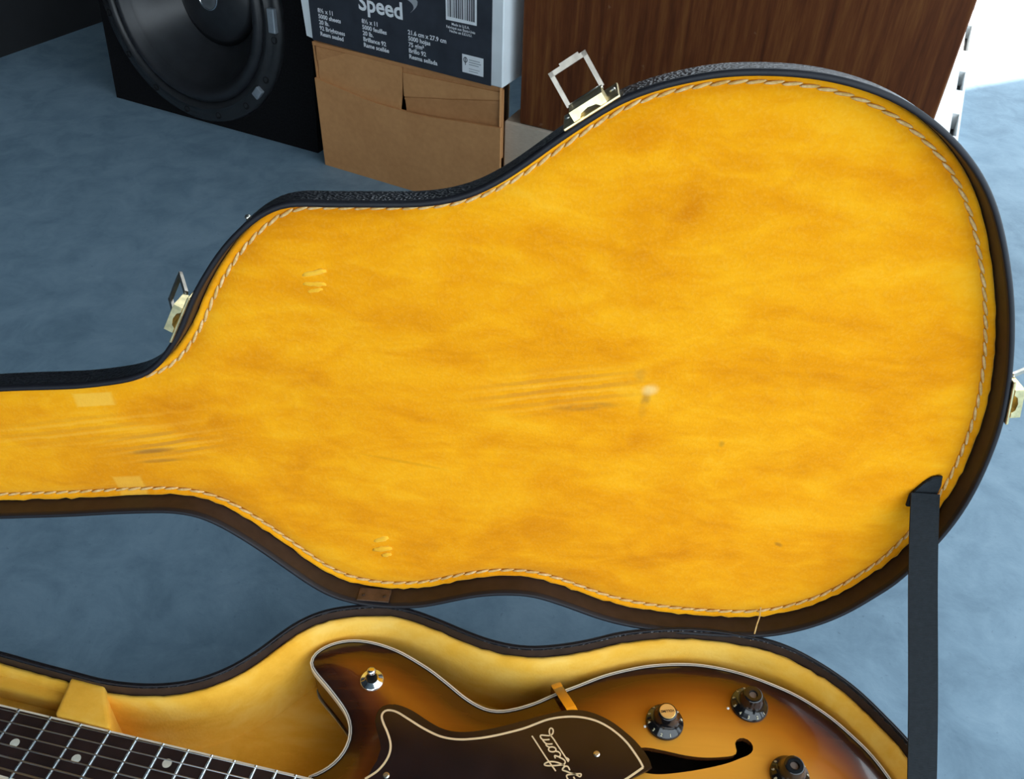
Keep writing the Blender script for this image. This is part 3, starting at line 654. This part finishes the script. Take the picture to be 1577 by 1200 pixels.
# pickguard bracket
a, b = Vector((.0475, .0500)), Vector((.0600, .0745)); ax = (b - a).normalized(); mid = (a + b) / 2; ang = -math.atan2(ax.y, ax.x); Lb = (b - a).length
Mk = M_BASE @ Matrix.Translation((mid.x, -mid.y, 0)) @ Matrix.Rotation(ang, 4, 'Z')
bm = bmesh.new(); hw = .0040; pr = [(-Lb / 2 - .003, -.034), (-Lb / 2 - .003, -.0175), (-Lb / 2 + .0015, -.0165), (Lb / 2 - .004, -.0095), (Lb / 2 + .003, -.0090)]
rings = [[Vector((x, -hw, z)), Vector((x, hw, z)), Vector((x, hw, z + .0012)), Vector((x, -hw, z + .0012))] for x, z in pr]
R = loops(bm, rings); bm.faces.new(R[0][::-1]); bm.faces.new(R[-1])
obj('pickguard_bracket', bm, M_GOLD, guitar, Mk)['label'] = 'gold metal pickguard bracket'
# knobs
M_KNOB = flat('glossy_black_knob', (.006, .006, .007), .12, 0, .6, .2); M_KTOP = flat('gold_knob_cap', (.80, .58, .24), .3, .6, .5, .08); M_NUM = flat('number_paint', (.66, .60, .42), .6, 0, .3, .05)
M_SHAFT = flat('dull_shaft_end', (.16, .12, .10), .5, .2)
def knob(s, t, rot, cap, z, lab):
    Mk = M_BASE @ Matrix.Translation((s, -t, z)); bm = bmesh.new()
    prof = [(.0142, 0), (.0146, .0008), (.0145, .0028), (.0138, .0036), (.0112, .0060), (.0092, .0085), (.0080, .0120), (.0074, .0172), (.0070, .0180), (.0062, .0182)]
    if cap: prof += [(.0060, .0178)]
    else: prof += [(.0034, .0180), (.0030, .0160)]
    lathe(bm, prof, 40); k = obj('control_knob', bm, M_KNOB, guitar, Mk, True, 50); k['label'] = lab
    if cap:
        bm = bmesh.new(); lathe(bm, [(.0061, .0176), (.0061, .0183), (.0056, .0185)], 28); obj('knob_cap', bm, M_KTOP, k, Mk)
        me = text_mesh('VOLUME', .0027, .0001, .01, 'CENTER'); mesh_obj('knob_lettering', me, M_BLACK, k, Mk @ Matrix.Rotation(math.pi + .18, 4, 'Z') @ Matrix.Translation((0, -.0009, .0186)))
    else:
        bm = bmesh.new(); lathe(bm, [(.0029, .0158), (.0029, .0165)], 16); obj('shaft_end', bm, M_SHAFT, k, Mk)
    sl = math.atan2(.0036 - .0060, .0138 - .0112)
    for i in range(10):
        a = rot - i * math.radians(31); me = text_mesh(str((i + 1) % 10), .0034, .00015, .012, 'CENTER')
        Mt = Mk @ Matrix.Rotation(a, 4, 'Z') @ Matrix.Translation((.0127, 0, .0049)) @ Matrix.Rotation(-sl, 4, 'Y') @ Matrix.Rotation(math.pi / 2, 4, 'Z') @ Matrix.Translation((0, -.0012, 0))
        mesh_obj('knob_number', me, M_NUM, k, Mt)
    return k
def topz(s, t): return dome(dist_poly(st2((s, t)), BO))
knob(.1313, .0755, math.radians(-75), True, topz(.1313, .0755), 'glossy black knob with a gold volume cap')
knob(.1995, .0540, math.radians(-40), False, topz(.1995, .0540), 'glossy black knob without its cap, near the binding')
knob(.2215, .1095, math.radians(60), False, topz(.2215, .1095), 'glossy black knob without its cap, past the f-hole')
M_DOT = flat('white_marker', (.85, .85, .82), .4)
for s, t in ((.1161, .0795), (.1825, .0579)):
    bm = bmesh.new(); bmesh.ops.create_uvsphere(bm, u_segments=10, v_segments=6, radius=.0012); obj('marker_dot', bm, M_DOT, guitar, M_BASE @ Matrix.Translation((s, -t, topz(s, t))), True)
# toggle switch
Mt = M_BASE @ Matrix.Translation((-.1010, -.0585, topz(-.101, .0585)))
bm = bmesh.new(); lathe(bm, [(.0096, -.0004), (.0096, .0006), (.0088, .0016), (.0062, .0024), (.0055, .0034), (.0048, .0036), (.0042, .0028)], 36)
tg = obj('toggle_switch', bm, M_CHROME, guitar, Mt, True, 40); tg['label'] = 'chrome toggle switch on the horn'
bm = bmesh.new(); lathe(bm, [(.0041, .0029), (.0041, .0031)], 24); obj('switch_well', bm, M_BLACK, tg, Mt)
bm = bmesh.new(); lathe(bm, [(.0022, 0), (.0022, .006), (.0032, .0066), (.0036, .0082), (.0032, .0100), (.0018, .0108)], 20); obj('switch_tip', bm, M_CHROME, tg, Mt @ Matrix.Translation((0, 0, .002)) @ Matrix.Rotation(-.22, 4, 'X'), True)

# ------------------------------------------------------------------ subwoofer
q0 = Vector((-.80833, 1.67932, 0)); q1 = Vector((-.36689, 1.47004, 0)); su = (q1 - q0).normalized(); sv = Vector((-su.y, su.x, 0)); T6 = math.radians(6)
sup = sv * math.sin(T6) + Vector((0, 0, 1)) * math.cos(T6); sn = su.cross(sup)
M_SB = frame(q0, su, sv, (0, 0, 1)); M_SF = frame(q0, su, sup, sn)
sub = thing('subwoofer', 'black carpeted subwoofer box with one large round woofer beside the cartons', 'speaker', M_SB)
WB = .4885; HBX = .44
bm = bmesh.new(); dt = HBX * math.tan(T6)
pr = [(0, 0), (.36, 0), (.36, HBX), (dt, HBX)]
A = [bm.verts.new((0, y, z)) for y, z in pr]; B = [bm.verts.new((WB, y, z)) for y, z in pr]
bm.faces.new(A); bm.faces.new(B[::-1])
for i in range(4): bm.faces.new((A[i], B[i], B[(i + 1) % 4], A[(i + 1) % 4]))
front = [f for f in bm.faces if f.calc_center_median().y < dt * .9 and abs(f.calc_center_median().x - WB / 2) < .01]
bmesh.ops.delete(bm, geom=front, context='FACES')
obj('cabinet', bm, M_SPK_BOX, sub, M_SB)
CX, CY, CR = .226, .2155, .2085
circ = [Vector((CX + .172 * math.cos(a), CY + .172 * math.sin(a))) for a in [i * math.tau / 64 for i in range(64)]]
OH = HBX / math.cos(T6)
v, F = fill_grid([Vector((0, 0)), Vector((WB, 0)), Vector((WB, OH)), Vector((0, OH))], .2, (circ,))
bm = bmesh.new(); vs = [bm.verts.new((p.x, p.y, 0)) for p in v]
for t in F: bm.faces.new([vs[i] for i in t])
obj('baffle', bm, M_SPK_BOX, sub, M_SF)
Mw = M_SF @ Matrix.Translation((CX, CY, 0))
bm = bmesh.new(); lathe(bm, [(.170, 0), (.1725, .012), (.176, .0165), (.183, .0175), (.1865, .013), (.196, .0125), (.205, .011), (CR, .006), (CR, 0)], 72, cap=False)
ring = obj('basket_ring', bm, M_SPK_RING, sub, Mw, True, 50)
bm = bmesh.new(); lathe(bm, [(.1722, .010), (.168, .016), (.160, .020), (.152, .016), (.147, .007), (.143, .001)], 72, cap=False); obj('woofer_surround', bm, M_RUBBER, sub, Mw, True)
bm = bmesh.new(); lathe(bm, [(.1435, .002), (.140, -.006), (.12, -.034), (.095, -.062), (.088, -.0695)], 72, cap=False); obj('woofer_cone', bm, M_CONE, sub, Mw, True)
bm = bmesh.new(); lathe(bm, [(.0885, -.0685), (.075, -.061), (.05, -.052), (.022, -.0475), (.003, -.047)], 64); dcap = obj('dust_cap', bm, M_CONE, sub, Mw, True)
bm = bmesh.new(); tube(bm, [(.021 * math.cos(a), .021 * math.sin(a), -.0465) for a in [i * math.tau / 40 for i in range(40)]], .0022, 8, True); obj('emblem_ring', bm, M_CHROME, dcap, Mw, True)
bm = bmesh.new(); lathe(bm, [(.0205, -.047), (.0205, -.0458), (.012, -.0445)], 32); obj('emblem', bm, flat('grey_emblem', (.20, .21, .22), .3, .6), dcap, Mw)
for i in range(16):
    a = math.radians(-166 + i * 22.5); bm = bmesh.new(); lathe(bm, [(.0062, .0120), (.0062, .0134), (.0048, .0134), (.0044, .0122)], 16); obj('screw_hole', bm, M_BLACK, ring, Mw @ Matrix.Translation((.1955 * math.cos(a), .1955 * math.sin(a), 0)))
M_TAB = flat('glint_grey_tab', (.30, .34, .38), .3, .4)  # pale blue-grey puts the glints on the ring tabs into their colour
for a, l in ((1.2, .020), (-40, .010)):
    a = math.radians(a); bm = bbox(-.0075, .0075, -l, l, .011, .0205, bevel=.002); obj('trim_tab', bm, M_TAB, ring, Mw @ Matrix.Rotation(a, 4, 'Z') @ Matrix.Translation((.1955, 0, 0)))

# ------------------------------------------------------------------ cardboard box
FL, FR, BR, BL = Vector((-.344, 1.431, 0)), Vector((-.030, 1.272, 0)), Vector((-.024, 1.58, 0)), Vector((-.205, 1.68, 0))
fu = (FR - FL).normalized(); fv = Vector((-fu.y, fu.x, 0)); M_CB = frame(FL, fu, fv, (0, 0, 1)); M_CF = frame(FL, fu, (0, 0, 1), -fv)
cb = thing('cardboard_box', 'plain brown cardboard box with torn front flaps, under the paper carton', 'box', M_CB)
inv = M_CB.inverted(); loc = [inv @ p for p in (FL, FR, BR, BL)]; WF = (FR - FL).length
def wall(name, a, b, h, mat, th=.004):
    a, b = Vector(a), Vector(b); x = (b - a).normalized(); y = Vector((-x.y, x.x, 0)); Mw_ = M_CB @ frame(a, x, y, (0, 0, 1)); return obj(name, bbox(0, (b - a).length, .0005, th, 0, h), mat, cb, Mw_)
wall('side_panel', loc[1], loc[2], .2145, M_CARD_L); wall('back_panel', loc[2], loc[3], .2145, M_CARD); wall('side_panel', loc[3], loc[0], .2145, M_CARD)
bm = prism([Vector((p.x, p.y)) for p in loc], .2095, .2150); obj('top_panel', bm, M_CARD, cb, M_CB)
def panel(name, P, z0, z1, mat, par=None):
    bm = prism([Vector(p) for p in P], z0, z1); bmesh.ops.triangulate(bm, faces=[f for f in bm.faces if len(f.verts) > 4]); return obj(name, bm, mat, par or cb, M_CF)
tp = [(0.0, 0.1567), (0.0478, 0.1501), (0.1013, 0.142), (0.1648, 0.1397), (0.2234, 0.1412), (0.2901, 0.1479), (WF, 0.1530)]
panel('front_panel', [(0, 0), (WF, 0)] + [tuple(p) for p in spline(tp, 24, False)][::-1], .0, .0045, M_CARD_L)
fl = panel('front_flap', [(.004, .10), (.163, .10), (.1645, .140), (.1715, .178), (.1722, .2093), (.008, .2093), (.006, .16)], -.006, -.001, M_CARD_L); fl['label'] = 'left front flap with a creased corner'
panel('flap_crease', [(.008, .2093), (.0667, .2093), (.014, .188), (.007, .186)], -.0012, .0012, M_CARD, fl)
panel('flap_edge', [(.060, .2093), (.172, .2093), (.1722, .2040), (.155, .2035), (.12, .2055)], -.0012, .0004, M_CARD_L, fl)
fr = panel('front_flap', [(.1765, .10), (WF - .001, .10), (WF - .001, .2093), (.1735, .2093), (.1728, .178), (.1760, .142)], -.0075, -.0025, M_CARD)
panel('flap_strip', [(.1735, .2003), (WF - .002, .2065), (WF - .002, .1955), (.253, .1760), (.235, .1735), (.174, .1620)], -.0026, -.0008, M_CARD_L, fr)
panel('flap_strip', [(.174, .1600), (.235, .1718), (.253, .1742), (WF - .003, .1935), (WF - .003, .1885), (.253, .1712), (.174, .1572)], -.0026, -.0012, M_CARD, fr)

# ------------------------------------------------------------------ paper carton
CA0 = Vector((-.3443, 1.4365, .216)); cu = EU; cv = GV; M_PC = frame(CA0, cu, cv, (0, 0, 1)); M_PF = frame(CA0, cu, (0, 0, 1), -cv); CW = .3575
pc = thing('paper_carton', 'white copy paper carton with dark printed front on top of the cardboard box', 'box', M_PC)
obj('carton_body', bbox(0, CW, .0015, .195, 0, .20, bevel=.0015, seg=1), M_WHITE, pc, M_PC)
obj('left_edge_flap', prism([Vector(p) for p in ((-.0115, .004), (.0015, .002), (.004, .2), (-.021, .2))], -.012, -.0005), M_WHITE, pc, M_PF)
fp = obj('printed_panel', prism([Vector(p) for p in ((.0015, .0), (.3385, .0), (.3395, .198), (.0035, .198))], -.0008, .0004), M_INK, pc, M_PF); fp['label'] = 'dark printed front panel'
def prt(s, x, y, size, mat=M_PRINT, bold=.02, al='LEFT', nm='print'):
    mesh_obj(nm, text_mesh(s, size, .0001, bold, al), mat, fp, M_PF @ Matrix.Translation((x, y, .0006)))
prt('Speed', .1015, .0668, .0345, bold=.022)
for x, rows in ((.0190, ('8\u00bd x 11', '5000 sheets', '20 lb.', '92 Brightness', 'Ream sealed')), (.1055, ('8\u00bd x 11', '5000 feuilles', '20 lb.', 'Brillance 92', 'Rame scell\u00e9e')), (.1920, ('21.6 cm x 27.9 cm', '5000 hojas', '75 g/m\u00b2', 'Brillo 92', 'Resma sellada'))):
    for i, r in enumerate(rows): prt(r, x, .0470 - i * .0091, .0093)
for i, r in enumerate(('Made in U.S.A.', 'Fabriqu\u00e9 aux \u00c9tats-Unis', 'Hecho en E.E.U.U.')): prt(r, .2865, .0755 - i * .0052, .0052, bold=.006, al='CENTER')
bcp = obj('barcode_patch', prism([Vector(p) for p in ((.2615, .0815), (.3140, .0825), (.3140, .125), (.2615, .125))], .0004, .0006), M_PRINT, fp, M_PF)
rb = random.Random(3); x = .2650; bm = bmesh.new()
while x < .3105:
    w = rb.choice((.0005, .0008, .0013, .0018)); box(bm, x, x + w, .0868, .1235, .0006, .0008); x += w + rb.choice((.0006, .0009, .0014))
bars = obj('barcode_bars', bm, M_INK, bcp, M_PF); bars['kind'] = 'stuff'
lb = obj('seal_label', bbox(.2887, .3255, .0108, .0378, .0003, .0006, bevel=.0001, seg=1), M_PRINT, fp, M_PF)
bm = bmesh.new(); tube(bm, [(.2945 + .0030 * math.cos(a), .0300 + .0036 * math.sin(a), .0007) for a in [i * math.tau / 16 for i in range(16)]], .0006, 5, True); tube(bm, [(.2945, .0225, .0007), (.2945, .0325, .0007)], .0006, 5); obj('seal_mark', bm, M_INK, lb, M_PF)
bm = bmesh.new()
for i, w in enumerate((.019, .021, .017)): box(bm, .3005, .3005 + w, .0305 - i * .0034, .0318 - i * .0034, .0006, .0007)
for i, w in enumerate((.0185, .016)): box(bm, .3005, .3005 + w, .0175 - i * .0034, .0185 - i * .0034, .0006, .0007)
obj('seal_lines', bm, M_PRINT_G, lb, M_PF)
bm = bmesh.new()      # grey swoosh beside the word
so = spline([(.150, .101), (.175, .0985), (.195, .0965), (.2035, .0915), (.2050, .0865), (.1985, .0795)], 20, False); si = spline([(.150, .1085), (.18, .1065), (.203, .1035), (.2125, .0975), (.2105, .0905), (.1990, .0795)], 20, False)
A = [bm.verts.new((p.x, p.y, .0006)) for p in so]; B = [bm.verts.new((p.x, p.y, .0006)) for p in si]
for i in range(19): bm.faces.new((A[i], A[i + 1], B[i + 1], B[i]))
obj('swoosh', bm, M_PRINT_G, fp, M_PF)

# ------------------------------------------------------------------ wooden cabinet on its beige block
P0 = Vector((-.00313, 1.2729, .16)); CWD = .560
YC = math.radians(-25); EC = Vector((math.cos(YC), math.sin(YC), 0)); GC = Vector((-EC.y, EC.x, 0))
M_BB = frame(P0 - Vector((0, 0, .16)), EC, GC, (0, 0, 1))
bb = thing('beige_box', 'flat grey-beige carton under the brown wooden cabinet', 'box', M_BB)
obj('carton_body', bbox(-.027, CWD - .01, .0, .33, 0, .1585, bevel=.003, seg=1), M_CARD_G, bb, M_BB)
obj('carton_tape', bbox(.2, .26, -.0006, .0, 0, .158), M_CARD, bb, M_BB)
M_WC = frame(P0, EC, GC, (0, 0, 1))
wc = thing('wooden_cabinet', 'red-brown wood veneer cabinet standing behind the guitar case lid', 'cabinet', M_WC)
obj('side_panel', bbox(0, CWD, 0, .016, 0, .43, bevel=.0015, seg=1), M_CAB, wc, M_WC)
obj('side_panel', bbox(0, CWD, .304, .32, 0, .43, bevel=.0015, seg=1), M_CAB, wc, M_WC)
obj('end_panel', bbox(.0008, .016, .0161, .3039, .001, .429), M_CAB, wc, M_WC); obj('end_panel', bbox(CWD - .016, CWD - .0008, .0161, .3039, .001, .429), M_CAB, wc, M_WC)
obj('top_panel', bbox(.0161, CWD - .0161, .0161, .3039, .41, .4285), M_CAB, wc, M_WC); obj('bottom_panel', bbox(.0161, CWD - .0161, .0161, .3039, .0005, .016), M_CAB, wc, M_WC)

# ------------------------------------------------------------------ white slotted tray on the floor
ta, tb_ = Vector((.7905, 1.508, 0)), Vector((1.135, 2.329, 0)); ty = (tb_ - ta).normalized(); tx = Vector((ty.y, -ty.x, 0)); M_TR = frame(ta, tx, ty, (0, 0, 1))
tr = thing('slotted_board', 'long white plastic board with dark slots lying beyond the cabinet', 'board', M_TR)
slots = []
for a, b in (((.792, 1.527), (.835, 1.625)), ((.884, 1.74), (.926, 1.842)), ((.968, 1.968), (1.042, 2.136)), ((1.10, 2.25), (1.16, 2.40))):
    ya, yb = (Vector((*a, 0)) - ta).dot(ty), (Vector((*b, 0)) - ta).dot(ty); slots.append((ya, yb))
Y0, Y1 = -.07, 1.05
bm = bmesh.new(); box(bm, -.13, -.016, Y0, Y1, 0, .05); box(bm, -.004, 0.0, Y0, Y1, 0, .05)
ys = [Y0] + [q for s in slots for q in s] + [Y1]
for i in range(0, len(ys), 2): box(bm, -.016, -.004, ys[i], ys[i + 1], 0, .05)
obj('board_body', bm, M_WPLASTIC, tr, M_TR)
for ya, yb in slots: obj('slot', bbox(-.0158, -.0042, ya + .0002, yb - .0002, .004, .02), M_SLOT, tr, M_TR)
